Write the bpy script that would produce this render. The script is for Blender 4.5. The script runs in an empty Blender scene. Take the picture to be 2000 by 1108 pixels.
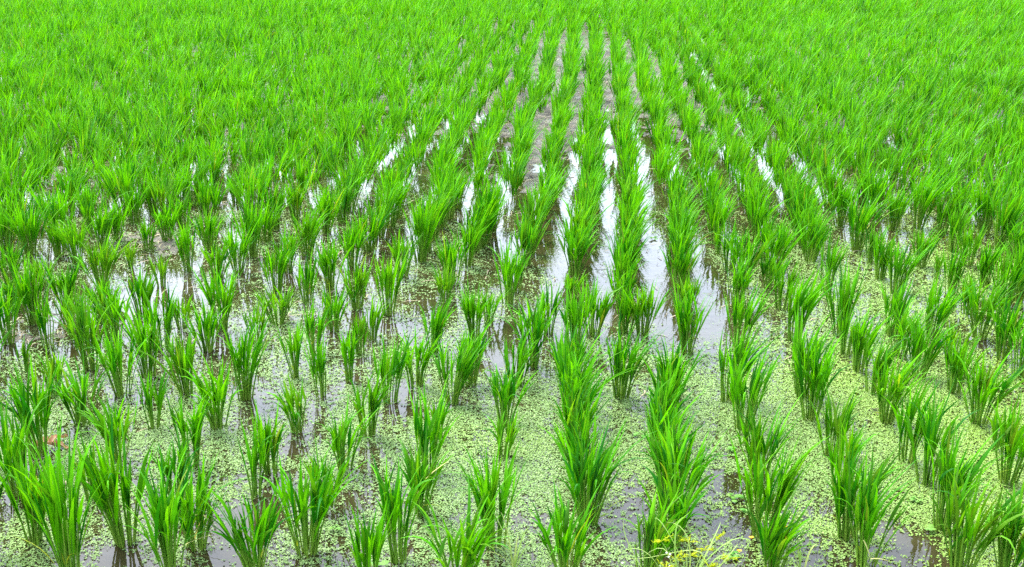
import bpy, math, random
import numpy as np

R = math.radians
rng = np.random.default_rng(11)
random.seed(11)
scene = bpy.context.scene

# ------------------------------------------------------------------ camera
CAM_H = 1.9                      # eye height above the flooded field
FPX, CX, CY = 2300.0, 1000.0, 554.0
PITCH = math.atan((554 + 190) / FPX)
cam_data = bpy.data.cameras.new('camera')
cam_data.sensor_width = 36.0
cam_data.lens = 36.0 * FPX / 2000.0
cam_data.clip_start = 0.05
cam_data.clip_end = 500.0
cam = bpy.data.objects.new('camera', cam_data)
scene.collection.objects.link(cam)
cam.location = (0, 0, CAM_H)
cam.rotation_euler = (R(90) - PITCH, 0, 0)
scene.camera = cam

# ------------------------------------------------------------------ sky, sun, exposure
SUN_EL, SUN_AZ = R(62), R(-35)
world = bpy.data.worlds.new('World')
scene.world = world
world.use_nodes = True
nt = world.node_tree
nt.nodes.clear()
sky = nt.nodes.new('ShaderNodeTexSky')
sky.sky_type = 'NISHITA'
sky.sun_disc = False
sky.sun_elevation = SUN_EL
sky.sun_rotation = SUN_AZ
sky.air_density = 1.0
sky.dust_density = 2.0
sky.ozone_density = 1.0
hs = nt.nodes.new('ShaderNodeHueSaturation')       # thin overcast: the blue is mostly washed out
hs.inputs['Saturation'].default_value = 0.6
bg = nt.nodes.new('ShaderNodeBackground')
bg.inputs['Strength'].default_value = 0.15
out = nt.nodes.new('ShaderNodeOutputWorld')
nt.links.new(sky.outputs[0], hs.inputs['Color'])
nt.links.new(hs.outputs[0], bg.inputs['Color'])
nt.links.new(bg.outputs[0], out.inputs['Surface'])

sun_d = bpy.data.lights.new('sun', 'SUN')
sun_d.energy = 0.8
sun_d.angle = R(14)
sun_d.color = (1.0, 0.96, 0.9)
sun = bpy.data.objects.new('sun', sun_d)
scene.collection.objects.link(sun)
sun.rotation_euler = (R(90) - SUN_EL, 0, -SUN_AZ + R(180))   # light travels away from the sun's azimuth

vs = scene.view_settings
vs.view_transform = 'Standard'
vs.look = 'None'
vs.gamma = 1.0
vs.use_curve_mapping = False
vs.exposure = 2.6
scene.cycles.use_denoising = False      # keeps the thin far blades crisp

# ------------------------------------------------------------------ helpers
COL = scene.collection
ST, CT = math.sin(PITCH), math.cos(PITCH)

def ray(px, py):
    a = (np.asarray(px, float) - CX) / FPX
    b = -(np.asarray(py, float) - CY) / FPX
    return a, CT + b * ST, -ST + b * CT

def ground(px, py, z=0.0):
    """point of the field that stands at this place in the photograph"""
    a, dy, dz = ray(px, py)
    t = (z - CAM_H) / dz
    return a * t, dy * t

def height_at(Y, py):
    a, dy, dz = ray(CX, py)
    return CAM_H + Y / dy * dz

def pixel(X, Y, Z=0.0):
    X = np.asarray(X, float); Y = np.asarray(Y, float)
    dz = Z - CAM_H
    zc = Y * CT - dz * ST
    yc = Y * ST + dz * CT
    return CX + FPX * X / zc, CY - FPX * yc / zc

def _h(ix, iy, seed):
    n = (ix.astype(np.int64) * 374761393 + iy.astype(np.int64) * 668265263 + seed * 1442695041) & 0xffffffff
    n = ((n ^ (n >> 13)) * 1274126177) & 0xffffffff
    return ((n ^ (n >> 16)) & 0xffff) / 65535.0

def vnoise(x, y, seed=0):
    x = np.asarray(x, float); y = np.asarray(y, float)
    ix = np.floor(x); iy = np.floor(y)
    fx = x - ix; fy = y - iy
    fx = fx * fx * (3 - 2 * fx); fy = fy * fy * (3 - 2 * fy)
    a = _h(ix, iy, seed); b = _h(ix + 1, iy, seed); c = _h(ix, iy + 1, seed); d = _h(ix + 1, iy + 1, seed)
    return (a * (1 - fx) + b * fx) * (1 - fy) + (c * (1 - fx) + d * fx) * fy

def fbm(x, y, seed=0, oct=4):
    s = 0; a = 0.5; t = 0
    for k in range(oct):
        s = s + a * vnoise(x * 2 ** k, y * 2 ** k, seed + k * 17); t += a; a *= 0.55
    return s / t

def make_mesh(name, V, F, tint=None, smooth=True, mats=()):
    """V (n,3), F (m,3 or 4) numpy; tint (n,4) goes to the colour attribute 'tint'"""
    me = bpy.data.meshes.new(name)
    V = np.asarray(V, np.float32); F = np.asarray(F, np.int32)
    k = F.shape[1]
    me.vertices.add(len(V)); me.vertices.foreach_set('co', V.ravel())
    me.loops.add(F.size); me.loops.foreach_set('vertex_index', F.ravel())
    me.polygons.add(len(F)); me.polygons.foreach_set('loop_start', np.arange(0, F.size, k, dtype=np.int32))
    me.polygons.foreach_set('use_smooth', np.full(len(F), smooth))
    me.update(calc_edges=True)
    if tint is not None:
        at = me.color_attributes.new('tint', 'FLOAT_COLOR', 'POINT')
        at.data.foreach_set('color', np.asarray(tint, np.float32).ravel())
    for m in mats:
        me.materials.append(m)
    return me

def link(name, data, parent=None, loc=None):
    o = bpy.data.objects.new(name, data)
    COL.objects.link(o)
    if parent is not None:
        o.parent = parent
    if loc is not None:
        o.location = loc
    return o

def tag(o, label=None, cat=None, group=None, kind=None):
    for k, v in (('label', label), ('category', cat), ('group', group), ('kind', kind)):
        if v:
            o[k] = v
    return o

class MB:
    """collects triangles"""
    def __init__(s): s.V = []; s.F = []; s.T = []; s.n = 0
    def add(s, V, F, T):
        s.V.append(V); s.F.append(F + s.n); s.T.append(T); s.n += len(V)
    def mesh(s, name, mats, smooth=True):
        return make_mesh(name, np.concatenate(s.V), np.concatenate(s.F), np.concatenate(s.T), smooth, mats)

# ------------------------------------------------------------------ materials
def mat_new(name):
    m = bpy.data.materials.new(name); m.use_nodes = True
    n = m.node_tree.nodes; n.clear()
    return m, n, m.node_tree.links

def leaf_material(name, c_dark, c_light, c_yellow, transl=0.33, rough=0.5, spec=0.12):
    """tint.r: leaf-to-leaf variation, tint.g: place along the leaf, tint.b: yellowing"""
    m, n, l = mat_new(name)
    o = n.new('ShaderNodeOutputMaterial')
    at = n.new('ShaderNodeAttribute'); at.attribute_name = 'tint'
    sp = n.new('ShaderNodeSeparateColor'); l.new(at.outputs['Color'], sp.inputs[0])
    mx = n.new('ShaderNodeMix'); mx.data_type = 'RGBA'
    mx.inputs['A'].default_value = (*c_dark, 1); mx.inputs['B'].default_value = (*c_light, 1)
    l.new(sp.outputs[0], mx.inputs['Factor'])
    my = n.new('ShaderNodeMix'); my.data_type = 'RGBA'
    my.inputs['B'].default_value = (*c_yellow, 1)
    l.new(mx.outputs['Result'], my.inputs['A']); l.new(sp.outputs[2], my.inputs['Factor'])
    # fine lengthwise mottling of the blade
    tc = n.new('ShaderNodeTexCoord')
    nz = n.new('ShaderNodeTexNoise'); nz.inputs['Scale'].default_value = 60; nz.inputs['Detail'].default_value = 2
    l.new(tc.outputs['Object'], nz.inputs['Vector'])
    mr = n.new('ShaderNodeMapRange'); mr.inputs['To Min'].default_value = 0.82; mr.inputs['To Max'].default_value = 1.18
    l.new(nz.outputs['Fac'], mr.inputs['Value'])
    ml = n.new('ShaderNodeVectorMath'); ml.operation = 'SCALE'
    l.new(my.outputs['Result'], ml.inputs[0]); l.new(mr.outputs['Result'], ml.inputs['Scale'])
    bs = n.new('ShaderNodeBsdfPrincipled')
    bs.inputs['Roughness'].default_value = rough
    bs.inputs['Specular IOR Level'].default_value = spec
    l.new(ml.outputs[0], bs.inputs['Base Color'])
    tr = n.new('ShaderNodeBsdfTranslucent')
    tm = n.new('ShaderNodeMix'); tm.data_type = 'RGBA'; tm.blend_type = 'MULTIPLY'
    tm.inputs['Factor'].default_value = 1.0
    tm.inputs['B'].default_value = (1.5, 1.25, 0.5, 1)      # light passing through turns yellower
    l.new(ml.outputs[0], tm.inputs['A']); l.new(tm.outputs['Result'], tr.inputs['Color'])
    ms = n.new('ShaderNodeMixShader'); ms.inputs[0].default_value = transl
    l.new(bs.outputs[0], ms.inputs[1]); l.new(tr.outputs[0], ms.inputs[2]); l.new(ms.outputs[0], o.inputs[0])
    return m

M_LEAF = leaf_material('rice_leaf', (0.009, 0.120, 0.002), (0.108, 0.44, 0.0005), (0.34, 0.38, 0.03))
M_STEM = leaf_material('rice_stem', (0.08, 0.24, 0.015), (0.20, 0.38, 0.035), (0.40, 0.38, 0.08), transl=0.2)
M_WEED = leaf_material('duckweed', (0.135, 0.25, 0.06), (0.235, 0.365, 0.11), (0.23, 0.38, 0.055), transl=0.12, rough=0.5, spec=0.3)
M_BROAD = leaf_material('water_weed_leaf', (0.08, 0.26, 0.03), (0.20, 0.42, 0.09), (0.4, 0.4, 0.05), transl=0.3)
M_PALE = leaf_material('pale_sedge_leaf', (0.16, 0.33, 0.05), (0.31, 0.46, 0.12), (0.46, 0.42, 0.17), transl=0.3)
M_YEL = leaf_material('sedge_spike', (0.24, 0.36, 0.01), (0.44, 0.52, 0.015), (0.5, 0.5, 0.01), transl=0.25)
M_PETAL = leaf_material('flower_petal', (0.80, 0.42, 0.02), (0.85, 0.52, 0.05), (0.9, 0.6, 0.1), transl=0.25)
M_STRAW = leaf_material('straw', (0.13, 0.10, 0.06), (0.40, 0.34, 0.22), (0.5, 0.42, 0.25), transl=0.05, rough=0.7, spec=0.2)
M_DEAD = leaf_material('dead_leaf', (0.27, 0.15, 0.10), (0.52, 0.35, 0.26), (0.36, 0.16, 0.03), transl=0.1, rough=0.6)
M_WHITE = leaf_material('white_bud', (0.7, 0.68, 0.62), (0.8, 0.78, 0.74), (0.8, 0.7, 0.5), transl=0.1)

def water_material():
    m, n, l = mat_new('muddy_water')
    o = n.new('ShaderNodeOutputMaterial')
    bs = n.new('ShaderNodeBsdfPrincipled')
    tc = n.new('ShaderNodeTexCoord')
    nz = n.new('ShaderNodeTexNoise'); nz.inputs['Scale'].default_value = 2.2; nz.inputs['Detail'].default_value = 6
    l.new(tc.outputs['Object'], nz.inputs['Vector'])
    cr = n.new('ShaderNodeValToRGB')
    cr.color_ramp.elements[0].position = 0.35; cr.color_ramp.elements[0].color = (0.020, 0.017, 0.006, 1)
    cr.color_ramp.elements[1].position = 0.68; cr.color_ramp.elements[1].color = (0.042, 0.036, 0.015, 1)
    l.new(nz.outputs['Fac'], cr.inputs[0]); l.new(cr.outputs[0], bs.inputs['Base Color'])
    bs.inputs['Roughness'].default_value = 0.015
    bs.inputs['IOR'].default_value = 1.40
    n2 = n.new('ShaderNodeTexNoise'); n2.inputs['Scale'].default_value = 14; n2.inputs['Detail'].default_value = 3
    l.new(tc.outputs['Object'], n2.inputs['Vector'])
    bp = n.new('ShaderNodeBump'); bp.inputs['Strength'].default_value = 0.10; bp.inputs['Distance'].default_value = 0.01
    l.new(n2.outputs['Fac'], bp.inputs['Height']); l.new(bp.outputs[0], bs.inputs['Normal'])
    l.new(bs.outputs[0], o.inputs[0])
    return m

def mud_material():
    m, n, l = mat_new('wet_mud')
    o = n.new('ShaderNodeOutputMaterial')
    bs = n.new('ShaderNodeBsdfPrincipled')
    tc = n.new('ShaderNodeTexCoord')
    nz = n.new('ShaderNodeTexNoise'); nz.inputs['Scale'].default_value = 45; nz.inputs['Detail'].default_value = 8; nz.inputs['Roughness'].default_value = 0.65
    l.new(tc.outputs['Object'], nz.inputs['Vector'])
    cr = n.new('ShaderNodeValToRGB')
    cr.color_ramp.elements[0].position = 0.36; cr.color_ramp.elements[0].color = (0.028, 0.024, 0.013, 1)
    cr.color_ramp.elements[1].position = 0.66; cr.color_ramp.elements[1].color = (0.135, 0.122, 0.080, 1)
    n3 = n.new('ShaderNodeTexNoise'); n3.inputs['Scale'].default_value = 9; n3.inputs['Detail'].default_value = 4
    l.new(tc.outputs['Object'], n3.inputs['Vector'])
    ad = n.new('ShaderNodeMath'); ad.operation = 'MULTIPLY_ADD'; ad.inputs[1].default_value = 0.9
    sb = n.new('ShaderNodeMath'); sb.operation = 'SUBTRACT'; sb.inputs[1].default_value = 0.5
    l.new(n3.outputs['Fac'], sb.inputs[0]); l.new(sb.outputs[0], ad.inputs[0]); l.new(nz.outputs['Fac'], ad.inputs[2])
    l.new(ad.outputs[0], cr.inputs[0]); l.new(cr.outputs[0], bs.inputs['Base Color'])
    n2 = n.new('ShaderNodeTexNoise'); n2.inputs['Scale'].default_value = 5
    l.new(tc.outputs['Object'], n2.inputs['Vector'])
    mr = n.new('ShaderNodeMapRange'); mr.inputs['From Min'].default_value = 0.4; mr.inputs['From Max'].default_value = 0.6
    mr.inputs['To Min'].default_value = 0.3; mr.inputs['To Max'].default_value = 0.75
    l.new(n2.outputs['Fac'], mr.inputs['Value']); l.new(mr.outputs['Result'], bs.inputs['Roughness'])
    bp = n.new('ShaderNodeBump'); bp.inputs['Strength'].default_value = 0.9; bp.inputs['Distance'].default_value = 0.02
    l.new(nz.outputs['Fac'], bp.inputs['Height']); l.new(bp.outputs[0], bs.inputs['Normal'])
    l.new(bs.outputs[0], o.inputs[0])
    return m

# ------------------------------------------------------------------ where mud and duckweed lie (metres on the field)
def blobs(X, Y, spec):
    """spec: (px, py, rx_px, ry_px, strength) marked on the photograph, turned into patches of the field"""
    s = np.zeros_like(X)
    for px, py, rx, ry, k in spec:
        x0, y0 = ground(px, py)
        x1, _ = ground(px + rx, py)
        _, ya = ground(px, py - ry); _, yb = ground(px, py + ry)
        sx = x1 - x0; sy = (ya - yb) * 0.5
        s += k * np.exp(-(((X - x0) / sx) ** 2 + ((Y - y0) / sy) ** 2))
    return s

MUD = [(40, 655, 60, 45, .9), (140, 645, 60, 35, .9), (90, 560, 50, 40, .5), (245, 470, 70, 30, .9), (330, 480, 60, 25, .9),
       (200, 440, 60, 30, .6), (420, 395, 70, 30, .6), (40, 360, 60, 40, .7), (195, 350, 40, 25, .7),
       (1040, 250, 45, 60, .9), (1085, 190, 45, 80, .9), (1140, 140, 60, 70, 1.0), (1010, 120, 60, 60, .9), (1060, 80, 120, 40, 1.0),
       (1240, 170, 40, 60, .8), (1290, 170, 40, 70, .9), (1340, 160, 40, 60, .8), (1030, 345, 25, 30, .8), (935, 350, 40, 30, .7),
       (1590, 235, 60, 30, .8), (1680, 240, 60, 30, .7), (1780, 235, 60, 25, .6), (920, 180, 60, 60, .7), (840, 120, 70, 50, .6),
       (1270, 385, 30, 20, .5), (970, 410, 40, 20, .4), (1000, 560, 30, 25, .5), (925, 560, 35, 20, .35), (1300, 470, 20, 10, .5), (1330, 590, 30, 15, .5),
       (1420, 590, 30, 20, .4), (1480, 405, 30, 25, .6), (1550, 420, 30, 25, .6), (1880, 612, 25, 12, .8), (1795, 618, 25, 10, .7),
       (1705, 800, 25, 16, .8), (1770, 790, 12, 7, .7), (215, 1052, 22, 12, .7), (575, 1065, 25, 14, .7), (1735, 1035, 30, 14, .6), (1820, 1042, 25, 12, .7),
       (170, 838, 22, 8, .6), (80, 905, 25, 12, .8), (690, 706, 22, 8, .7), (925, 756, 14, 6, .8), (100, 190, 90, 50, .5), (500, 260, 100, 60, .4), (640, 190, 80, 40, .5),
       (1700, 120, 200, 60, .5), (1900, 330, 80, 40, .4), (1560, 690, 20, 12, .3)]
WEED = [(300, 880, 230, 110, .55), (100, 1010, 120, 60, .4), (640, 950, 130, 130, .45), (900, 900, 130, 160, .75), (1060, 900, 90, 160, .9),
        (1220, 850, 80, 120, .85), (1400, 760, 120, 130, .75), (1560, 900, 120, 140, .85), (1800, 780, 220, 160, 1.1), (1900, 950, 160, 120, .95),
        (1650, 560, 200, 90, .7), (1850, 520, 180, 80, .7), (1560, 480, 90, 60, .5), (1270, 420, 30, 40, .55), (1390, 380, 30, 40, .45),
        (1060, 520, 40, 40, .5), (1020, 600, 60, 40, .55), (830, 560, 120, 70, .5), (900, 480, 70, 50, .45), (580, 690, 90, 70, .6), (820, 700, 110, 60, .55),
        (700, 790, 80, 60, .4), (1420, 520, 50, 60, .45), (1340, 440, 20, 40, .4), (1180, 640, 60, 60, .4), (1270, 640, 40, 60, .35), (560, 620, 80, 40, .35),
        (30, 870, 60, 80, .5), (440, 820, 70, 60, .5), (150, 720, 90, 40, .35), (340, 640, 80, 40, .3), (680, 860, 60, 60, .4), (380, 1060, 60, 40, .3),
        (1280, 1000, 60, 80, .4), (250, 420, 90, 40, .4), (450, 430, 120, 40, .45), (380, 520, 120, 40, .35), (600, 480, 120, 50, .4), (750, 400, 120, 40, .4), (150, 500, 100, 50, .4), (120, 400, 150, 50, .4), (600, 380, 150, 40, .35), (1650, 380, 120, 40, .4), (1880, 400, 120, 50, .4), (1560, 340, 120, 40, .35), (1560, 1040, 60, 40, .5), (700, 1040, 70, 50, .5), (900, 1060, 90, 50, .45)]
OPEN = [(530, 1000, 38, 55, .8), (455, 760, 40, 25, .5), (500, 800, 50, 60, .55), (570, 880, 45, 45, .45), (640, 800, 30, 60, .35), (780, 790, 35, 50, .5),
        (1350, 640, 60, 40, .6), (1090, 470, 35, 70, .9), (1270, 500, 35, 40, .9), (1290, 575, 30, 40, .6), (1370, 520, 25, 70, .8), (1190, 420, 20, 90, .8),
        (1185, 610, 35, 60, .6), (1290, 640, 35, 40, .5), (1385, 610, 30, 60, .45), (1030, 640, 40, 60, .5), (980, 690, 40, 40, .6), (850, 600, 50, 40, .3), (300, 560, 60, 60, .5), (700, 640, 60, 40, .35),
        (1250, 990, 40, 50, .55), (1030, 1010, 40, 40, .5), (1440, 960, 45, 30, .6), (1450, 1020, 30, 30, .5), (1775, 1060, 40, 25, .55), (1590, 1060, 40, 25, .3),
        (1600, 1000, 50, 20, .45), (10, 1000, 25, 40, .6), (225, 1095, 30, 20, .9), (140, 690, 25, 12, .6), (390, 850, 30, 25, .4), (450, 1040, 40, 60, .5), (690, 1000, 30, 40, .5),
        (1000, 800, 25, 30, .3), (1080, 830, 20, 25, .4), (725, 900, 25, 60, .4), (1700, 640, 25, 20, .3), (1860, 650, 30, 20, .3)]

def mud_height(X, Y):
    b = blobs(X, Y, MUD)
    n = fbm(X * 5, Y * 5, 3, 5); n2 = fbm(X * 30, Y * 30, 9, 3)
    far = np.clip((Y - 7.2) / 5.0, 0, 1) * 0.50
    return -0.030 + 0.036 * np.clip(b, 0, 1.05) + 0.066 * (n - 0.5) + far * 0.05 + 0.040 * (n2 - 0.5)

# ------------------------------------------------------------------ setting: water and mud
S = 120.0
wm = make_mesh('water', [(-S, -S, 0), (S, -S, 0), (S, S, 0), (-S, S, 0)], [(0, 1, 2, 3)], None, False, [water_material()])
tag(link('water', wm), 'still shallow brown paddy water mirroring a white sky', 'water', kind='structure')

NR, NC = 560, 520
yy = 1.6 * (36.0 / 1.6) ** (np.arange(NR) / (NR - 1))
uu = np.linspace(-1, 1, NC)
YY = np.repeat(yy[:, None], NC, 1)
XX = uu[None, :] * (0.52 * YY + 1.0)
ZZ = mud_height(XX, YY)
edge = np.clip((1 - np.abs(uu)) * 30, 0, 1)[None, :] * np.clip((NR - 1 - np.arange(NR)) / 10, 0, 1)[:, None] * np.clip(np.arange(NR) / 6, 0, 1)[:, None]
ZZ = -0.06 + (ZZ + 0.06) * edge
idx = np.arange(NR * NC).reshape(NR, NC)
F = np.stack([idx[:-1, :-1], idx[:-1, 1:], idx[1:, 1:], idx[1:, :-1]], -1).reshape(-1, 4)
mm = make_mesh('mud_bed', np.stack([XX, YY, ZZ], -1).reshape(-1, 3), F, None, True, [mud_material()])
tag(link('mud_bed', mm), 'grey brown lumpy mud of the paddy rising out of the water', 'mud', kind='structure')

# ------------------------------------------------------------------ rice geometry
def strip(P, W, N, three, tint):
    """P (n,k,3) centre lines, W (n,k) half widths, N (n,3) across direction, tint (n,3)+along; returns V,F,T for n strips"""
    n, k, _ = P.shape
    s = np.linspace(0, 1, k)
    if three:
        d = np.gradient(P, axis=1); d /= np.linalg.norm(d, axis=2, keepdims=True) + 1e-9
        nor = np.cross(np.repeat(N[:, None], k, 1), d)
        A = P - N[:, None] * W[..., None] + nor * (W * 0.30)[..., None]
        B = P + N[:, None] * W[..., None] + nor * (W * 0.30)[..., None]
        V = np.stack([A, P, B], 2)
        c = 3
    else:
        V = np.stack([P - N[:, None] * W[..., None], P + N[:, None] * W[..., None]], 2)
        c = 2
    V = V.reshape(n, k * c, 3)
    f = []
    for i in range(k - 1):
        for j in range(c - 1):
            a = i * c + j; b = a + 1; e = a + c; g = b + c
            f += [(a, b, g), (a, g, e)]
    f = np.array(f, np.int32)
    Fs = (f[None] + (np.arange(n) * k * c)[:, None, None]).reshape(-1, 3)
    T = np.zeros((n, k, c, 4), np.float32); T[..., 3] = 1
    T[..., 0] = tint[:, 0][:, None, None]
    T[..., 1] = s[None, :, None]
    T[..., 2] = tint[:, 1][:, None, None] if tint.ndim == 2 else tint[:, :, 1][:, :, None]
    return V.reshape(-1, 3), Fs, T.reshape(-1, 4), k * c, len(f)

def clump_data(r, H, spread, n_leaf, lean, k=6, wleaf=0.006, yellow=0.0, bright=0.5, base_r=0.022, z0=-0.03, drop=0.06, wild=1.0):
    """centre lines of one rice clump standing at the origin.  lean: (x,y) drift of the tips in units of H"""
    n_till = max(3, int(round(n_leaf / 3.2)))
    az = r.uniform(0, 2 * np.pi, n_till)
    az = az + r.uniform(0, 0.7) * np.sin(az - r.uniform(0, 2 * np.pi))          # tillers crowd to one side
    rad = base_r * np.sqrt(r.uniform(0.02, 1, n_till))
    till = (rad / base_r) * spread * r.uniform(0.25, 0.62, n_till) + r.normal(0, 0.025, n_till)
    bx = rad * np.cos(az); by = rad * np.sin(az)
    sh = H * r.uniform(0.34, 0.56, n_till)                       # sheath height
    az_t = az + r.normal(0, 0.35, n_till)
    dx, dy = np.cos(az_t), np.sin(az_t)
    # stems
    ks = 4
    s = np.linspace(0, 1, ks)
    SP = np.zeros((n_till, ks, 3))
    hh = z0 + s[None] * (sh[:, None] - z0)
    SP[..., 0] = bx[:, None] + dx[:, None] * till[:, None] * hh * (0.7 + 0.3 * s) + lean[0] * H * 0.30 * (hh / H) ** 2
    SP[..., 1] = by[:, None] + dy[:, None] * till[:, None] * hh * (0.7 + 0.3 * s) + lean[1] * H * 0.30 * (hh / H) ** 2
    SP[..., 2] = hh
    SW = np.repeat((0.0036 * (1 - 0.35 * s))[None], n_till, 0) * (wleaf / 0.006) ** 0.6 * r.uniform(0.8, 1.25, n_till)[:, None]
    # leaves
    own = r.integers(0, n_till, n_leaf)
    own[:n_till] = np.arange(n_till)[:n_leaf]
    st = r.uniform(0.5, 1.0, n_leaf)
    st[:n_till] = 1.0
    i0 = st * (ks - 1); a = np.clip(np.floor(i0).astype(int), 0, ks - 2); fr = i0 - a
    P0 = SP[own, a] * (1 - fr)[:, None] + SP[own, a + 1] * fr[:, None]
    top = H * r.uniform(0.64, 1.10, n_leaf); top[r.random(n_leaf) < 0.18] *= 0.78
    L = np.maximum(top - P0[:, 2], H * 0.25) * r.uniform(1.0, 1.12, n_leaf)
    t0 = till[own] * 0.9 + r.normal(0.03, 0.05, n_leaf)
    bend = np.abs(r.normal(0.18, 0.20, n_leaf)) * (0.5 + spread * 1.3) * wild + 0.03
    dr = r.random(n_leaf) < drop
    bend[dr] += r.uniform(0.5, 1.7, n_leaf)[dr]
    L = L * np.where(r.random(n_leaf) < 0.12 * wild, 1.18, 1.0)
    fa = az_t[own] + r.normal(0, 0.55, n_leaf)
    flip = r.random(n_leaf) < 0.12
    fa[flip] += np.pi
    sl = np.linspace(0, 1, k)
    ang = t0[:, None] + bend[:, None] * sl[None] ** 1.6
    ds = 1.0 / (k - 1)
    ca = np.cos(ang); sa = np.sin(ang)
    hx = np.concatenate([np.zeros((n_leaf, 1)), np.cumsum((sa[:, 1:] + sa[:, :-1]) / 2 * ds, 1)], 1) * L[:, None]
    hz = np.concatenate([np.zeros((n_leaf, 1)), np.cumsum((ca[:, 1:] + ca[:, :-1]) / 2 * ds, 1)], 1) * L[:, None]
    P = np.zeros((n_leaf, k, 3))
    sway = r.normal(0, 0.05, n_leaf)[:, None] * L[:, None] * sl[None] ** 2
    P[..., 0] = P0[:, :1] + hx * np.cos(fa)[:, None] - sway * np.sin(fa)[:, None]
    P[..., 1] = P0[:, 1:2] + hx * np.sin(fa)[:, None] + sway * np.cos(fa)[:, None]
    P[..., 2] = P0[:, 2:3] + hz
    q = np.clip(P[..., 2] / H, 0, 1.2) - (P0[:, 2:3] / H)
    wl = r.uniform(0.6, 1.4, n_leaf)[:, None]
    P[..., 0] += lean[0] * H * wl * np.clip(q, 0, 1) ** 1.4
    P[..., 1] += lean[1] * H * wl * np.clip(q, 0, 1) ** 1.4
    P[..., 2] -= 0.25 * np.hypot(*lean) * H * np.clip(q, 0, 1) ** 2
    tw = fa + np.pi / 2 + r.normal(0, 0.7, n_leaf)
    N = np.stack([np.cos(tw), np.sin(tw), r.normal(0, 0.15, n_leaf)], 1)
    N /= np.linalg.norm(N, axis=1, keepdims=True)
    prof = np.minimum(1, 0.30 + sl * 2.2) * (1 - sl ** 1.8) + 0.008
    W = wleaf * prof[None] * r.uniform(0.65, 1.25, n_leaf)[:, None]
    ti = np.zeros((n_leaf, 2))
    ti[:, 0] = np.clip(bright + r.normal(0, 0.33, n_leaf), 0, 1)
    ti[:, 1] = np.clip(yellow + r.normal(0, 0.06, n_leaf), 0, 1)
    old = r.random(n_leaf) < 0.012
    ti[old, 1] = r.uniform(0.2, 0.6)
    nd = int(r.integers(0, 4))                                  # a few withered short leaves low in the clump
    for j in r.integers(0, n_leaf, nd):
        P[j] = P0[j] * np.array([1, 1, 0.5]) + (P[j] - P0[j]) * np.array([1.3, 1.3, 0.45]) * 0.6
        ti[j] = (r.uniform(0.2, 0.9), r.uniform(0.5, 0.9))
        W[j] *= 0.55
    st_t = np.zeros((n_till, ks, 2))
    st_t[..., 0] = np.clip(0.4 + r.normal(0, 0.3, n_till), 0, 1)[:, None]
    st_t[..., 1] = np.clip(0.55 - 1.1 * s, 0, 1)[None] * r.uniform(0.2, 1.0, n_till)[:, None]
    return SP, SW, st_t, P, W, N, ti

def stems_mesh_arrays(SP, SW, st_t, r):
    """three-sided tapering tubes"""
    n, k, _ = SP.shape
    rings = []
    for j in range(3):
        a = j * 2 * np.pi / 3 + 0.5
        off = np.zeros((n, k, 3)); off[..., 0] = np.cos(a) * SW; off[..., 1] = np.sin(a) * SW
        rings.append(SP + off)
    V = np.stack(rings, 2).reshape(n, k * 3, 3)
    f = []
    for i in range(k - 1):
        for j in range(3):
            a = i * 3 + j; b = i * 3 + (j + 1) % 3
            f += [(a, b, b + 3), (a, b + 3, a + 3)]
    f = np.array(f, np.int32)
    Fs = (f[None] + (np.arange(n) * k * 3)[:, None, None]).reshape(-1, 3)
    T = np.zeros((n, k, 3, 4), np.float32); T[..., 3] = 1
    T[..., 0] = st_t[..., 0][..., None]; T[..., 2] = st_t[..., 1][..., None]
    return V.reshape(-1, 3), Fs, T.reshape(-1, 4)

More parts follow.
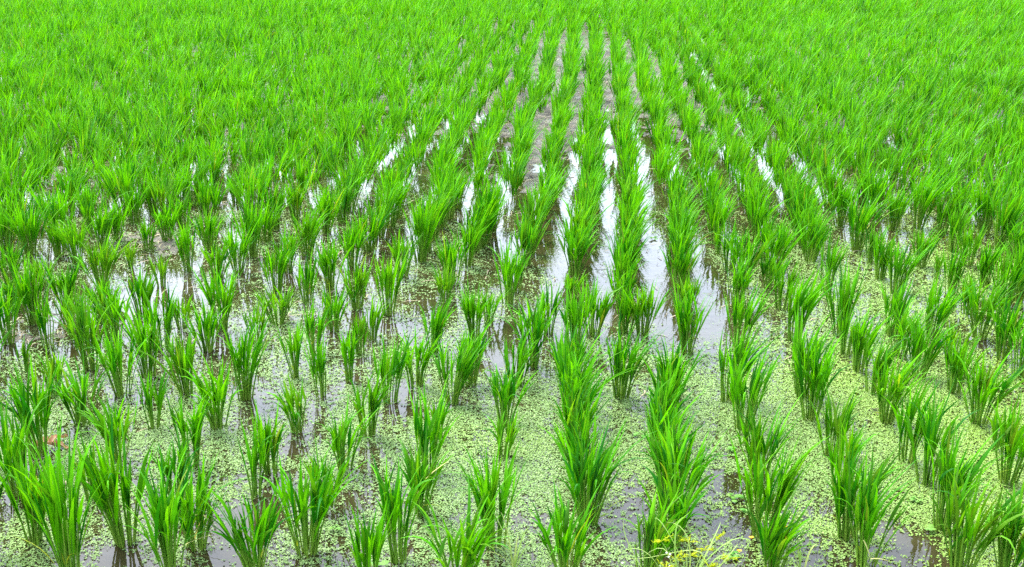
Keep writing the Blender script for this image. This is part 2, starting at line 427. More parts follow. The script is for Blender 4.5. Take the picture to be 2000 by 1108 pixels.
# ------------------------------------------------------------------ rice clumps as they stand in the photograph: base x, base y, tip y, spread (photo pixels)
C = [
 (140,1130,872,140),(63,1062,885,120),(30,965,800,95),(77,890,712,90),(245,1062,845,115),(181,975,872,60),(233,900,776,85),(161,829,712,90),
 (333,1120,925,140),(386,1068,915,90),(343,985,850,75),(372,911,765,75),(301,836,728,45),(426,836,708,85),(497,1115,962,120),(496,972,845,45),
 (532,924,795,65),(578,846,740,55),(672,918,790,70),(600,1082,882,120),(641,988,868,60),(721,850,720,72),(778,1095,905,85),(822,1005,872,100),
 (838,925,768,75),(859,853,770,40),(722,1150,995,80),(897,1150,975,130),(968,1067,880,110),(1010,752,648,60),(987,830,710,65),(980,895,808,60),
 (1118,836,690,100),(1130,920,795,100),(1148,1025,855,120),(1107,1125,985,120),(1112,765,640,90),(1158,658,545,60),(1120,690,560,75),(1040,718,580,75),
 (1072,652,555,35),(1213,777,638,85),(1252,655,545,75),(1222,650,560,60),(1342,690,560,75),(1310,780,672,85),(1290,850,740,80),(1297,925,800,80),
 (1322,1005,850,130),(1310,1065,930,110),(1262,1125,985,110),(1423,786,640,75),(1452,843,685,85),(1445,680,560,60),(1483,930,798,110),(1490,1050,860,120),
 (1512,1125,975,100),(1582,820,655,85),(1564,775,620,75),(1550,665,525,65),(1527,604,510,40),(1624,891,762,70),(1655,1050,870,110),(1640,960,832,70),
 (1692,1108,925,130),(1640,655,528,80),(1652,694,600,40),(1677,726,608,65),(1702,768,650,60),(1730,824,688,100),(1738,655,550,60),(1757,696,588,60),
 (1793,738,618,75),(1820,660,545,75),(1859,710,622,55),(1863,767,662,60),(1882,745,660,40),(1913,661,535,95),(1957,702,578,80),(1887,612,530,40),
 (1990,740,612,50),(1911,827,688,95),(1771,902,750,65),(1810,948,790,95),(1838,1040,852,110),(1969,942,778,85),(1943,880,790,25),(1877,1120,930,140),(1967,1130,955,130),
 (17,670,558,55),(65,632,498,85),(94,681,573,30),(50,727,658,25),(108,772,685,45),(130,601,508,60),(178,722,575,85),(148,655,560,60),(240,772,640,75),
 (225,660,556,80),(288,737,600,65),(280,618,530,55),(318,680,562,60),(356,642,570,40),(367,772,643,75),(405,685,588,65),(432,647,518,75),(478,778,620,75),(502,670,590,45),
 (540,634,558,55),(652,646,560,50),(700,602,503,50),(760,615,486,60),(727,664,583,35),(706,694,610,35),(581,740,638,45),(615,690,588,40),(627,775,658,35),(679,745,638,40),
 (761,788,663,55),(811,754,648,60),(882,788,658,80),(917,754,638,80),(845,690,588,65),(955,628,560,35),(930,660,553,75),(870,592,520,45),(993,594,478,50),
 (12,493,400,50),(62,500,393,65),(150,515,423,60),(135,415,330,50),(172,435,355,45),(199,482,400,50),(230,468,390,40),(262,438,360,40),(290,488,425,30),(326,471,390,40),
 (298,420,335,50),(360,449,375,45),(367,531,428,32),(376,402,310,55),(416,378,290,50),(398,420,350,35),(459,398,330,40),(492,380,310,40),(410,488,408,50),(466,533,438,50),
 (493,502,390,45),(254,523,470,20),(316,560,500,30),(200,560,460,70),(35,605,540,50),(92,560,500,45),(425,545,468,50),(205,620,543,70),(115,500,430,40),(20,560,470,45),
 (518,472,390,50),(536,449,350,45),(578,430,345,40),(562,531,448,40),(600,499,400,55),(636,455,358,60),(670,436,350,45),(540,570,470,40),(600,592,498,35),(646,563,463,42),
 (690,520,430,55),(718,490,398,65),(763,444,343,70),(787,540,448,50),(822,512,383,65),(862,447,338,70),(893,409,318,60),(961,453,343,55),(943,477,378,55),(928,495,400,50),(912,520,423,60),(885,552,458,60),
 (1008,570,488,45),(1025,520,418,60),(1042,470,373,60),(1058,430,343,60),(1075,395,318,55),(1122,538,443,70),(1130,495,398,65),(1140,455,368,60),(1150,425,338,55),(1155,395,313,55),(1117,590,530,45),
 (1215,600,513,55),(1218,545,448,60),(1225,500,408,60),(1228,460,373,60),(1228,425,343,60),(1226,395,308,65),(1325,562,468,70),(1330,510,413,70),(1325,465,378,60),(1322,430,348,60),(1318,400,318,60),(1345,610,538,50),
 (1395,477,383,60),(1403,498,440,25),(1424,529,438,50),(1433,603,498,60),(1450,560,448,60),(1390,430,348,60),(1380,395,318,60),(1480,472,373,60),(1468,430,345,60),(1455,398,318,58),(1497,508,420,50),
 (1584,512,428,55),(1557,442,338,70),(1571,482,393,65),(1612,569,463,38),(1674,490,373,75),(1640,444,348,55),(1510,535,428,55),(1505,565,490,40),(1700,517,443,30),(1720,545,453,45),(1750,574,473,50),
 (1744,450,363,50),(1711,423,328,55),(1793,447,333,75),(1801,523,443,45),(1828,545,490,18),(1838,458,373,45),(1860,493,398,45),(1893,520,438,40),(1877,434,348,50),(1922,458,348,55),(1952,485,368,65),(1982,505,428,50),
 (1858,575,478,40),(1922,560,468,45),(1962,600,488,60),(1990,590,470,60),(1980,420,320,50),(1540,405,318,60),(1620,410,320,55),(1685,400,318,55),
 (1033,495,398,58),(1050,450,358,58),(1066,412,328,55),(1126,516,420,62),(1135,475,385,60),(1145,440,353,58),(1153,410,325,55),(1216,572,480,55),(1221,522,428,60),
 (1226,480,390,60),(1228,442,358,60),(1227,410,325,60),(1327,535,440,62),(1328,487,395,62),(1323,447,362,58),(1320,415,332,58),(1393,453,365,58),(1385,412,330,58),
 (1475,450,358,58),(1462,414,330,56),(1564,462,365,62),(1549,424,335,60),(1578,497,410,55),(1116,800,668,80),(1124,878,745,85),(1140,972,828,92),(1302,815,705,78),(1296,888,770,76),(1308,965,828,90),
 (775,425,330,62),(742,465,370,58),(875,428,330,62),(845,470,365,58),(832,492,378,55),(952,465,360,50),(936,486,390,48),
]
VPX, VPY = 1168.0, -190.0
items = []                                    # X, Y, H, spread, n_leaf, px, py
for bx, by, ty, w in C:
    X, Y = ground(bx, by)
    H = float(np.clip(height_at(Y, ty), 0.12, 0.50))
    scale = FPX / (Y * CT + CAM_H * ST)
    wm_ = w / scale
    spread = float(np.clip(wm_ / H * (1.0 if by > 800 else 1.05), 0.2, 1.0))
    n = int(np.clip(wm_ / (0.0024 if by > 800 else 0.0021), 12, 78))
    if by < 640 and (bx < 720 or bx > 1500):       # the thick middle ground on both sides
        n = int(n * 1.25); spread = min(1.0, spread * 1.15)
    items.append(dict(X=float(X), Y=float(Y), H=H, spread=spread, n=n, px=bx, py=by, traced=True))

# further rows: the same planting lines carried on away from the camera
ROWDIR = np.array([VPX - CX, FPX * CT + (CY - VPY) * ST, 0.0]); ROWDIR /= np.linalg.norm(ROWDIR)
ACROSS = np.array([ROWDIR[1], -ROWDIR[0]])
ROW = 0.13 * CAM_H / CT
tx = np.array([i['X'] for i in items]); ty_ = np.array([i['Y'] for i in items])
x0, y0 = ground(1228, 425)                    # a clump of the row that sets the phase
proc = []
for rI in range(-85, 90):
    along0 = rng.uniform(0, 0.2)
    for aI in range(-30, 115):
        al = aI * 0.205 + along0 + rng.normal(0, 0.022)
        off = rI * ROW + rng.normal(0, 0.03) + 0.11 * (vnoise(rI * 0.37, aI * 0.09, 5) - 0.5)
        X = x0 + ROWDIR[0] * al + ACROSS[0] * off
        Y = y0 + ROWDIR[1] * al + ACROSS[1] * off
        if Y < 2.0 or Y > 29 or abs(X) > 0.445 * Y + 0.9:
            continue
        px, py = pixel(X, Y)
        inside = -25 < px < 2025
        if inside:
            if py > 1130:
                continue
            lim = 402 if 700 < px < 1780 else 440
            if px < 250: lim = 520
            if px > 1900: lim = 520
            if py > lim:
                continue
            if np.min((tx - X) ** 2 + ((ty_ - Y) * 0.7) ** 2) < 0.14 ** 2:
                continue
        elif Y < 3.0 and abs(X) < 1.3:
            continue
        if rng.random() < 0.035:
            continue
        H = float(np.clip(rng.normal(0.335, 0.04), 0.2, 0.45))
        if Y > 11: H *= 1.08
        narrow = 0.72 if 880 < px < 1480 and py > 60 else 1.0        # the middle rows stand slim and regular
        if narrow < 1: H *= 0.95
        if py < 60:                              # beyond here the planting is irregular and the canopy closes
            X += rng.normal(0, 0.06); Y += rng.normal(0, 0.05); H *= 1.12
        proc.append(dict(X=float(X), Y=float(Y), H=H, spread=float(rng.uniform(0.6, 0.98)) * narrow, n=int(rng.integers(48, 72)), px=float(px), py=float(py), traced=False))
proc.sort(key=lambda i: i['Y'])
inside = [i for i in proc if 0 <= i['px'] <= 2000 and i['py'] < 1108]
n_more = max(0, 300 - len(items))
chosen = inside[:n_more]
ch = set(id(i) for i in chosen)
rest = [i for i in proc if id(i) not in ch]
single = items + chosen

# wind: the tips of the plants drift to the right, more so on the right side of the field
def lean_of(i, r):
    p = i['px']
    base = 0.06 + 0.14 * np.clip((p - 500) / 1300, 0, 1)
    if 1 < i['py'] < 560: base += 0.04
    return (float(base + r.normal(0, 0.09)), float(r.normal(-0.01, 0.08)))

# row and place-in-row names for the labels
ORD = ['front', 'second', 'third', 'fourth', 'fifth', 'sixth', 'seventh', 'eighth', 'ninth', 'tenth', 'eleventh', 'twelfth', 'thirteenth', 'fourteenth',
       'fifteenth', 'sixteenth', 'seventeenth', 'eighteenth', 'nineteenth', 'twentieth', 'twenty-first', 'twenty-second', 'twenty-third', 'twenty-fourth']
rows = {}
for i in single:
    m = (i['px'] - VPX) / (i['py'] - VPY)
    i['row'] = int(round((m - 0.13) / 0.132))
    rows.setdefault(i['row'], []).append(i)
for rk, lst in rows.items():
    lst.sort(key=lambda i: i['Y'])
    for k, i in enumerate(lst):
        i['k'] = k
def row_phrase(rk):
    if rk == 0: return 'the row behind the yellow sedge'
    side = 'left' if rk < 0 else 'right'
    n = abs(rk)
    return ('first row %s of the yellow sedge' % side) if n == 1 else '%s row %s of the yellow sedge' % (ORD[n - 1], side)
def look(i):
    t = 'tall' if i['H'] > 0.36 else ('short' if i['H'] < 0.24 else 'medium')
    d = 'thin' if i['n'] < 34 else ('dense' if i['n'] > 62 else 'leafy')
    return t + ' ' + d
def place(k):
    return 'front clump' if k == 0 else ORD[k] + ' from the front'

used = 0
for q, i in enumerate(single):
    r = np.random.default_rng(1000 + q)
    near = i['py'] >= 1000
    yel = float(np.clip((0.24 - i['H']) * 1.2, 0, 0.14) + max(0, r.normal(0.0, 0.04)))
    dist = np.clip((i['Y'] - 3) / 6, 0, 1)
    wl = 0.0067 if i['py'] > 800 else 0.0062
    dat = clump_data(r, i['H'], i['spread'], i['n'], lean_of(i, r), k=7 if near else 6, wleaf=wl * (0.75 + 0.7 * i['H'] / 0.9 * 1.0), yellow=yel,
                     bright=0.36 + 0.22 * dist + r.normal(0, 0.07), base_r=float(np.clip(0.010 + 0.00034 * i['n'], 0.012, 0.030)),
                     drop=0.10 if i['py'] > 800 else 0.06, wild=float(r.uniform(1.0, 1.9)) if i['py'] > 700 else float(r.uniform(0.8, 1.4)))
    SP, SW, st_t, P, W, N, ti = dat
    root = link('rice_clump', None, loc=(i['X'], i['Y'], 0))
    root.empty_display_size = 0.05
    tag(root, '%s green rice clump, %s, %s' % (look(i), place(i['k']), row_phrase(i['row'])), 'rice plant', 'rice clumps planted in rows')
    i['root'] = root
    V, Fs, T = stems_mesh_arrays(SP, SW, st_t, r)
    link('stem_bundle', make_mesh('stem_bundle', V, Fs, T, True, [M_STEM]), root)
    V, Fs, T, nv, nf = strip(P, W, N, True, ti)
    if near:                                  # close enough to tell leaf from leaf
        n = len(P)
        V = V.reshape(n, nv, 3); T = T.reshape(n, nv, 4); f0 = Fs[:nf]
        for j in range(n):
            link('leaf', make_mesh('leaf', V[j], f0, T[j], True, [M_LEAF]), root)
    else:
        link('foliage', make_mesh('foliage', V, Fs, T, True, [M_LEAF]), root)

# the rest of the field, too many and too far to tell apart
mb = MB()
for q, i in enumerate(rest):
    r = np.random.default_rng(90000 + q)
    d = i['Y']
    n = i['n'] if d < 13 else int(i['n'] * 0.62)
    if not (-120 < i['px'] < 2120): n = int(n * 0.6)
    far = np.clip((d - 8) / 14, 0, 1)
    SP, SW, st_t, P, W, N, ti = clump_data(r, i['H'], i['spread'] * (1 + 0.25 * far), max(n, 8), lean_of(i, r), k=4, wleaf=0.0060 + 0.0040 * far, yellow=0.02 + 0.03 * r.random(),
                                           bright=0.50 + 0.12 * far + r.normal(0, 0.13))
    off = np.array([i['X'], i['Y'], 0.0])
    V, Fs, T, _, _ = strip(P, W, N, False, ti)
    mb.add(V + off, Fs, T)
me = mb.mesh('rice_field', [M_LEAF])
tag(link('rice_field', me), 'mass of bright green young rice filling the far field in rows', 'rice', kind='stuff')
print('clumps', len(single), 'rest', len(rest), 'tris', len(me.polygons))

# ------------------------------------------------------------------ duckweed: countless small floating fronds
def weed_density(X, Y):
    px, py = pixel(X, Y)
    base = np.interp(py, [-100, 250, 420, 560, 700, 850, 1108, 1400], [0.03, 0.09, 0.18, 0.28, 0.45, 0.52, 0.48, 0.5])
    d = base + blobs(X, Y, WEED) * 0.55 - blobs(X, Y, OPEN) * 0.85
    return d
def fronds(n_try, ya, yb, size, fine=0):
    Y = np.sqrt(rng.uniform(ya ** 2, yb ** 2, n_try))
    X = rng.uniform(-1, 1, n_try) * (0.45 * Y + 0.35)
    D = weed_density(X, Y)
    nz = (0.42 * fbm(X * 9, Y * 9, 21, 3) + 0.58 * fbm(X * 80, Y * 80, 33, 2)) if fine == 0 else 0.8 * fbm(X * 7, Y * 7, 61, 4) + 0.2 * rng.random(n_try)
    keep = nz < (0.30 + 0.36 * D) if fine == 0 else nz < (0.43 + 0.22 * np.clip(D, 0, 1))
    keep &= rng.random(n_try) < np.clip(0.25 + 0.95 * D, 0.1, 1)
    X, Y = X[keep], Y[keep]
    zm = mud_height(X, Y)
    ok = zm < 0.012
    X, Y, zm = X[ok], Y[ok], zm[ok]
    n = len(X)
    a = rng.uniform(0, 2 * np.pi, n)
    s = size * rng.uniform(0.6, 1.3, n)
    asp = rng.uniform(0.55, 0.95, n)
    tx_ = rng.normal(0, 0.32, n); tyy = rng.normal(0, 0.32, n)
    z = np.maximum(zm, 0) + rng.uniform(0.0015, 0.005, n)
    V = np.zeros((n, 5, 3))
    for j in range(5):
        t = j * 2 * np.pi / 5
        u = np.cos(t) * s; v = np.sin(t) * s * asp
        dx = u * np.cos(a) - v * np.sin(a); dy = u * np.sin(a) + v * np.cos(a)
        V[:, j, 0] = X + dx; V[:, j, 1] = Y + dy; V[:, j, 2] = np.maximum(z + dx * tx_ + dy * tyy, 0.0006)
    T = np.ones((n, 5, 4), np.float32)
    px, py = pixel(X, Y)
    T[..., 0] = np.clip(rng.normal(0.5, 0.3, n), 0, 1)[:, None]
    yl = np.clip((px - 1250) / 700, 0, 1) * 0.75 + 0.55 * np.clip(fbm(X * 2.5, Y * 2.5, 51, 2) - 0.45, 0, 1) * 2
    T[..., 2] = np.clip(yl + rng.normal(0, 0.1, n), 0, 1)[:, None]
    return V.reshape(-1, 3), T.reshape(-1, 4), n
Vs, Ts, nn = [], [], 0
for a in ((520000, 2.5, 4.6, 0.0032), (480000, 4.6, 7.4, 0.0042), (170000, 7.4, 14.0, 0.0066), (420000, 2.5, 6.0, 0.0017, 1), (260000, 6.0, 9.0, 0.0026, 1)):
    v, t, n = fronds(*a); Vs.append(v); Ts.append(t); nn += n
V = np.concatenate(Vs); T = np.concatenate(Ts)
F5 = np.arange(nn * 5).reshape(nn, 5)
me = make_mesh('duckweed', V, F5, T, False, [M_WEED])
tag(link('duckweed', me), 'mat of tiny pale green duckweed fronds floating on the water', 'duckweed', kind='stuff')
print('fronds', nn)

# ------------------------------------------------------------------ straw bits and rotting plant litter on the mud and far water
def litter():
    n = 60000
    Y = np.sqrt(rng.uniform(3.0 ** 2, 20.0 ** 2, n)); X = rng.uniform(-1, 1, n) * (0.45 * Y + 0.3)
    b = blobs(X, Y, MUD)
    zm = mud_height(X, Y)
    keep = (rng.random(n) < np.clip(0.10 + 0.9 * b, 0, 0.9)) & (zm > -0.012)
    keep |= (rng.random(n) < 0.16) & (Y > 5.0) & (fbm(X * 3, Y * 3, 71, 3) > 0.45)      # bits afloat on the water
    X, Y, zm = X[keep], Y[keep], zm[keep]
    n = len(X)
    L = rng.uniform(0.012, 0.05, n); w = rng.uniform(0.0012, 0.003, n); a = rng.uniform(0, np.pi, n)
    z = np.maximum(zm, 0) + 0.003
    k = 4; s = np.linspace(-1, 1, k)
    P = np.zeros((n, k, 3))
    cv = rng.normal(0, 0.25, n)
    P[..., 0] = X[:, None] + L[:, None] * (s * np.cos(a)[:, None] - cv[:, None] * s ** 2 * np.sin(a)[:, None])
    P[..., 1] = Y[:, None] + L[:, None] * (s * np.sin(a)[:, None] + cv[:, None] * s ** 2 * np.cos(a)[:, None])
    P[..., 2] = z[:, None] + rng.uniform(0, 0.012, n)[:, None] * (1 - s ** 2)
    N = np.stack([-np.sin(a), np.cos(a), np.full(n, 0.3)], 1)
    W = w[:, None] * np.array([0.6, 1, 1, 0.5])[None]
    ti = np.zeros((n, 2)); ti[:, 0] = rng.random(n); ti[:, 1] = rng.random(n) * 0.4
    V, Fs, T, _, _ = strip(P, W, N, True, ti)
    return make_mesh('straw_litter', V, Fs, T, False, [M_STRAW])
tag(link('straw_litter', litter()), 'scattered bits of rotting straw lying on mud between the rows', 'straw', kind='stuff')

# ------------------------------------------------------------------ small things
def blade(points, w, tint, name, mat, parent, k=9, up=(0, 0, 1), loc0=(0, 0, 0)):
    """one curved blade through the given points (metres)"""
    pts = np.array(points, float) - np.array(loc0)
    t = np.linspace(0, 1, len(pts)); s = np.linspace(0, 1, k)
    if len(pts) > 2:
        co = np.polyfit(t, pts, min(len(pts) - 1, 3)); P = np.stack([np.polyval(co[:, j], s) for j in range(3)], 1)
    else:
        P = np.stack([np.interp(s, t, pts[:, j]) for j in range(3)], 1)
    d = P[-1] - P[0]
    N = np.cross(d, np.array(up, float)); nn_ = np.linalg.norm(N)
    N = N / nn_ if nn_ > 1e-6 else np.array([1.0, 0, 0])
    W = w * np.minimum(1, 0.5 + 2 * s) * (1 - s ** 3) + 0.0004
    V, Fs, T, _, _ = strip(P[None], W[None], N[None], True, np.array([tint], float))
    return link(name, make_mesh(name, V, Fs, T, True, [mat]), parent)

def at(px, py, Y):
    """the point of the vertical plane at distance Y that appears at this pixel"""
    a, dy, dz = ray(px, py)
    t = Y / dy
    return np.array([a * t, Y, CAM_H + dz * t], float)

# yellow sedge on the near bank
sx, sy = ground(1335, 1185)
sedge = tag(link('yellow_sedge', None, loc=(float(sx), float(sy), 0)), 'weedy sedge with yellow flower spikes and pale arching leaves at the bottom edge', 'sedge')
L0 = (float(sx), float(sy), 0.0)
rs = np.random.default_rng(5)
base = np.array([sx, sy, 0.0])
heads = [(1292, 1050, 1.62), (1318, 1086, 1.58), (1345, 1052, 1.66), (1400, 1044, 1.68), (1376, 1068, 1.62), (1425, 1085, 1.60), (1300, 1104, 1.54), (1385, 1103, 1.55), (1350, 1078, 1.6)]
for hx, hy, hY in heads:
    p = at(hx, hy + 8, sy + hY - 1.56)
    blade([base + np.array([rs.normal(0, .015), rs.normal(0, .015), 0]), (base * 0.45 + p * 0.55) + np.array([0, 0, 0.02]), p], 0.0018, (0.5, 0.2), 'stem', M_PALE, sedge, k=6, loc0=L0)
    for j in range(6):
        a = rs.uniform(0, 2 * np.pi); l = rs.uniform(0.018, 0.036)
        tip = p + np.array([np.cos(a) * l, np.sin(a) * l * 0.7, rs.uniform(-0.004, 0.022)])
        ray_ = blade([p, (p + tip) / 2 + np.array([0, 0, 0.004]), tip], 0.0010, (0.6, 0.3), 'spike', M_YEL, sedge, k=4, loc0=L0)
        m2 = MB()
        for z in range(9):
            f = rs.uniform(0.35, 1.05); c = p + (tip - p) * f
            aa = rs.uniform(0, 2 * np.pi); q = c + np.array([np.cos(aa), np.sin(aa), rs.uniform(-0.2, 0.8)]) * rs.uniform(0.005, 0.010)
            Pq = np.linspace(c, q, 3)[None] - np.array(L0)
            Nq = np.cross(q - c, [0.2, 1, 0.3]); Nq = Nq / (np.linalg.norm(Nq) + 1e-9)
            V, Fs, T, _, _ = strip(Pq, np.array([[0.0007, 0.0016, 0.0004]]), Nq[None], True, np.array([[rs.random(), 0.25 * rs.random()]]))
            m2.add(V, Fs, T)
        link('spikelet', m2.mesh('spikelet', [M_YEL], False), ray_)
for pts in ([(1330, 1130), (1260, 1078), (1196, 1092)], [(1320, 1120), (1370, 1080), (1300, 1083), (1210, 1088)], [(1240, 1125), (1226, 1060), (1227, 1003)],
            [(1350, 1130), (1385, 1070), (1408, 1020)], [(1350, 1130), (1310, 1050), (1278, 1012)], [(1340, 1120), (1420, 1060), (1480, 1075)], [(1340, 1125), (1345, 1060), (1300, 1020)],
            [(1350, 1130), (1300, 1075), (1235, 1108)], [(1345, 1120), (1400, 1090), (1450, 1108)], [(1330, 1130), (1318, 1060), (1335, 1010)], [(1360, 1130), (1420, 1090), (1440, 1062)]):
    P3 = [at(px, py, sy - 0.04 + 0.05 * j) for j, (px, py) in enumerate(pts)]
    P3[0] = base + np.array([rs.normal(0, .03), rs.normal(0, .02), 0.01])
    blade(P3, 0.0021, (rs.uniform(0.3, 1.0), rs.uniform(0, 0.4)), 'leaf', M_PALE, sedge, k=10, loc0=L0)
for px, py in ((1302, 1080), (1309, 1083), (1306, 1088), (1308, 1106), (1216, 1100)):
    p = at(px, py, float(sy))
    V = []
    for th in (-1, -.4, .4, 1):
        rr = math.cos(th * 1.4) * 0.0028 + 0.0004
        V += [p - np.array(L0) + np.array([rr * math.cos(j * math.pi / 3), rr * math.sin(j * math.pi / 3), 0.0028 * math.sin(th * 1.5)]) for j in range(6)]
    f = [(a * 6 + j, a * 6 + (j + 1) % 6, a * 6 + 6 + (j + 1) % 6, a * 6 + 6 + j) for a in range(3) for j in range(6)]
    link('bud', make_mesh('bud', V, f, np.tile([0.6, 0, 0, 1], (24, 1)), True, [M_WHITE]), sedge)

# pale dry grass tufts beside the front clumps
def tuft(name, gx, gy, tips, label, w=0.0026, bend=0.03):
    X, Y = ground(gx, gy)
    o = tag(link(name, None, loc=(float(X), float(Y), 0)), label, 'grass')
    b = np.array([X, Y, 0.0])
    for px, py, dY in tips:
        p = at(px, py, float(Y) + dY)
        mid = (b + p) / 2 + np.array([0, 0, bend])
        blade([b + np.array([rs.normal(0, .006), rs.normal(0, .006), 0]), mid, p], w * rs.uniform(0.7, 1.2), (rs.uniform(0.3, 1), rs.uniform(0, 0.6)), 'leaf', M_PALE, o, k=8, loc0=tuple(b))
    return o
tuft('dry_grass', 1005, 1118, [(962, 1000, .03), (978, 1000, .05), (940, 1082, .0), (1032, 1030, .05), (1020, 1068, .02), (960, 1070, .0), (1045, 1060, .03), (1012, 1045, .06), (985, 1075, 0)],
     'pale straw coloured grass tuft just left of the big centre front clump')
tuft('dry_grass', 735, 1135, [(672, 1052, .02), (700, 1070, .02), (728, 1090, .03)], 'single pale dry grass stalks rising at the bottom edge left of centre')
tuft('dry_grass', 1560, 1130, [(1553, 1035, .03), (1563, 1075, .02), (1600, 1062, .05), (1540, 1070, .03)], 'thin pale grass blades at the foot of the clump with orange flowers')

# little orange flowers
def flower(px, py, gx, gy, label):
    X, Y = ground(gx, gy)
    p = at(px, py, float(Y) - 0.01)
    o = tag(link('orange_flower', None, loc=(float(X), float(Y), 0)), label, 'flower', 'small orange flowers near the bottom edge')
    b = np.array([X, Y, 0.0])
    blade([b, (b + p) / 2 + np.array([0.004, 0, 0.004]), p], 0.0010, (0.4, 0.1), 'stem', M_STEM, o, k=5, loc0=tuple(b))
    for j in range(6):
        a = j * math.pi / 3 + rs.uniform(-.2, .2)
        tip = p + np.array([math.cos(a) * 0.008, math.sin(a) * 0.006, 0.005])
        blade([p, (p + tip) / 2 + np.array([0, 0, 0.002]), tip], 0.0026, (rs.random(), rs.random() * .5), 'petal', M_PETAL, o, k=4, loc0=tuple(b))
flower(1467, 1052, 1478, 1110, 'small orange flower at the left foot of the clump right of the sedge')
flower(1444, 1078, 1452, 1120, 'small orange flower just right of the yellow sedge leaves')
flower(1536, 1032, 1530, 1120, 'upper of two small orange flowers against the green clump')
flower(1537, 1053, 1533, 1130, 'lower of two small orange flowers against the green clump')

# broad-leaved floating weeds
def rosette(px, py, n, size, label, spread=1.0):
    X, Y = ground(px, py)
    o = tag(link('water_weed', None, loc=(float(X), float(Y), 0)), label, 'water weed', 'broad leaved weeds floating between the rows')
    for j in range(n):
        a = rs.uniform(0, 2 * np.pi); d = size * rs.uniform(0.2, 1.6) * spread
        c = np.array([math.cos(a) * d * 1.4, math.sin(a) * d, rs.uniform(0.006, 0.02)])
        b = rs.uniform(0, 2 * np.pi); l = size * rs.uniform(0.6, 1.1)
        e = np.array([math.cos(b), math.sin(b), rs.uniform(-0.1, 0.3)])
        s = np.linspace(0, 1, 7)
        P = c[None] + e[None] * ((s - 0.5) * 2 * l)[:, None]; P[:, 2] += 0.003 * np.sin(s * np.pi); P[:, 2] = np.maximum(P[:, 2], 0.003)
        W = l * 0.75 * np.sqrt(np.clip(1 - (2 * s - 1) ** 2, 0.0, 1)) + 0.0004
        N = np.array([-e[1], e[0], 0.05])
        V, Fs, T, _, _ = strip(P[None], W[None], (N / np.linalg.norm(N))[None], True, np.array([[rs.random(), max(0, rs.normal(0, .1))]]))
        link('leaf', make_mesh('leaf', V, Fs, T, True, [M_BROAD]), o)
rosette(1428, 884, 9, 0.011, 'pale broad leaved weed in the water left of the tall right clump row')
rosette(1436, 978, 8, 0.012, 'bright green round leaved weed patch in open water behind the sedge')
rosette(1462, 1000, 5, 0.011, 'few green floating leaves in open water left of the flowered clump')
rosette(1425, 1092, 10, 0.011, 'round green weed leaves beside the yellow sedge at the bottom edge')
rosette(1815, 1042, 8, 0.011, 'yellowish green broad leaved weed at the foot of a right side clump')
rosette(1785, 982, 7, 0.009, 'small weed leaves in duckweed left of the right side front clumps')
rosette(1250, 855, 5, 0.009, 'tiny green weed leaves between the two middle rows near the bottom')
rosette(735, 1106, 6, 0.014, 'pale lobed green leaf weed on the bottom edge left of centre')
rosette(1275, 468, 8, 0.012, 'green weed clump on mud between two rows in the middle distance')
rosette(655, 1040, 6, 0.008, 'faint small weed leaves right of the thick lone front clump')
rosette(958, 745, 5, 0.009, 'small weed leaves on duckweed just left of the centre row')

# dead leaf and sticks by the left edge
X, Y = ground(100, 880)
o = tag(link('dead_leaf', None, loc=(float(X), float(Y), 0.0)), 'curled pinkish brown dead leaf lying in water at the left edge', 'dead leaf')
def sheet(a, b, w, curl, tint, name):
    k, c = 9, 7
    s = np.linspace(0, 1, k); u = np.linspace(-1, 1, c)
    a = np.array(a); b = np.array(b); d = b - a; n = np.array([-d[1], d[0], 0]); n = n / np.linalg.norm(n)
    V = []
    for si in s:
        ww = w * (0.35 + 0.65 * math.sin(math.pi * min(1, si * 0.85 + 0.12))) * (1 + 0.15 * rs.normal())
        for ui in u:
            V.append(a + d * si + n * ui * ww + np.array([0, 0, curl * ui * ui + 0.006 * rs.random() + 0.012 * math.sin(si * 5)]))
    f = [(i * c + j, i * c + j + 1, (i + 1) * c + j + 1, (i + 1) * c + j) for i in range(k - 1) for j in range(c - 1)]
    T = np.tile([0, 0, 0, 1.0], (k * c, 1)); T[:, 0] = np.clip(tint + rs.normal(0, .2, k * c), 0, 1); T[:, 2] = (np.tile(u, k) > 0.6) * 0.5
    link(name, make_mesh(name, V, f, T, True, [M_DEAD]), o)
sheet((-0.05, -0.012, 0.014), (0.030, 0.025, 0.014), 0.022, 0.018, 0.85, 'blade')
sheet((0.0, 0.0, 0.02), (0.035, 0.075, 0.03), 0.012, 0.01, 0.5, 'lobe')
sheet((0.01, 0.01, 0.008), (0.06, 0.01, 0.01), 0.010, 0.006, 0.1, 'torn_edge')

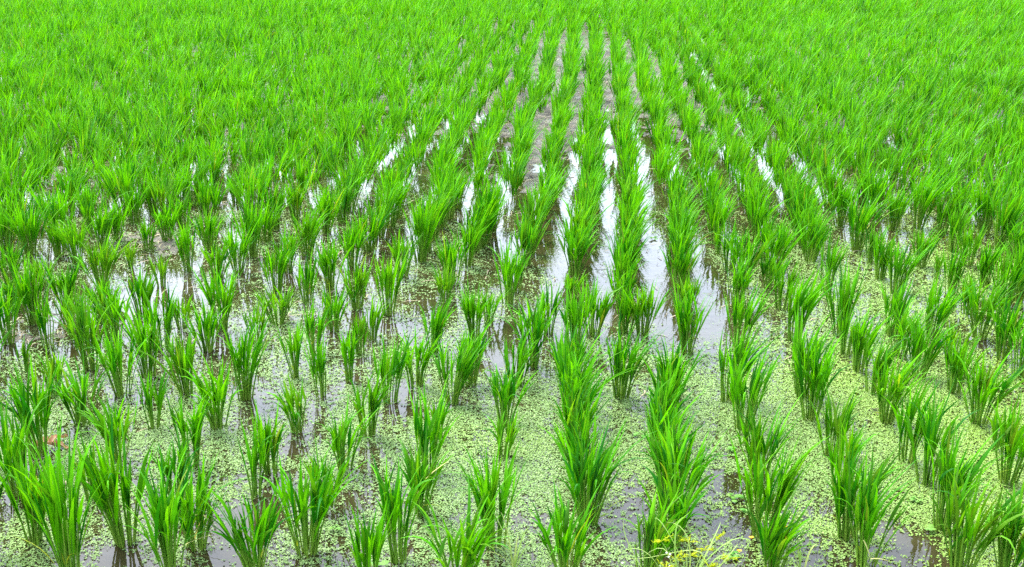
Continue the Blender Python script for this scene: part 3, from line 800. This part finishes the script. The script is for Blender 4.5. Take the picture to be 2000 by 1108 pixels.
def stick(p0, p1, rad, label):
    a = np.array([*ground(*p0), 0.004]); b = np.array([*ground(*p1), 0.008])
    k, c = 8, 7
    d = b - a; n = np.array([-d[1], d[0], 0]); n /= np.linalg.norm(n)
    V = []
    for i in range(k):
        s = i / (k - 1); rr = rad * (0.8 + 0.4 * rs.random()) * (1 - 0.35 * s)
        ctr = d * s + n * 0.006 * math.sin(s * 5)
        for j in range(c):
            th = 2 * math.pi * j / c
            V.append(ctr + n * math.cos(th) * rr + np.array([0, 0, math.sin(th) * rr]))
    f = [(i * c + j, i * c + (j + 1) % c, (i + 1) * c + (j + 1) % c, (i + 1) * c + j) for i in range(k - 1) for j in range(c)]
    f += [(0, 1, 2, 3), (0, 3, 4, 5)]
    T = np.tile([0.5, 0, 0.1, 1.0], (len(V), 1)); T[:, 0] = rs.random(len(V))
    tag(link('stick', make_mesh('stick', V, f, T, True, [M_STRAW]), None, tuple(a)), label, 'stick')
stick((80, 936), (136, 948), 0.010, 'weathered grey brown stick floating below the dead leaf')
stick((150, 947), (205, 952), 0.008, 'short pale stick end behind a thin clump near the left edge')

# bent withered leaves hanging in some of the clumps
def withered(px0, py0, pts, w=0.0032, tint=(0.8, 0.7)):
    i = min((c for c in single), key=lambda c: (c['px'] - px0) ** 2 + (c['py'] - py0) ** 2)
    Y = i['Y']
    P3 = [at(px, py, Y + dY) for px, py, dY in pts]
    for a, b in zip(P3[:-1], P3[1:]):
        blade([a, (a + b) / 2 + np.array([0, 0, 0.004]), b], w, tint, 'withered_leaf', M_PALE, i['root'], k=6, loc0=(i['X'], i['Y'], 0))
withered(386, 1068, [(378, 1062, -.02), (392, 1018, -.06)])
withered(386, 1068, [(350, 1070, -.05), (412, 1046, -.05)])
withered(386, 1068, [(372, 1012, -.05), (392, 1006, -.05), (405, 1014, -.05)], 0.0045, (0.8, 0.9))
withered(822, 1005, [(806, 985, -.05), (832, 935, -.05), (878, 900, -.04)], 0.0030, (0.8, 0.9))
withered(1692, 1108, [(1686, 1055, -.08), (1700, 1092, -.1)], 0.003)
withered(1692, 1108, [(1700, 1092, -.1), (1738, 1097, -.1)], 0.003)
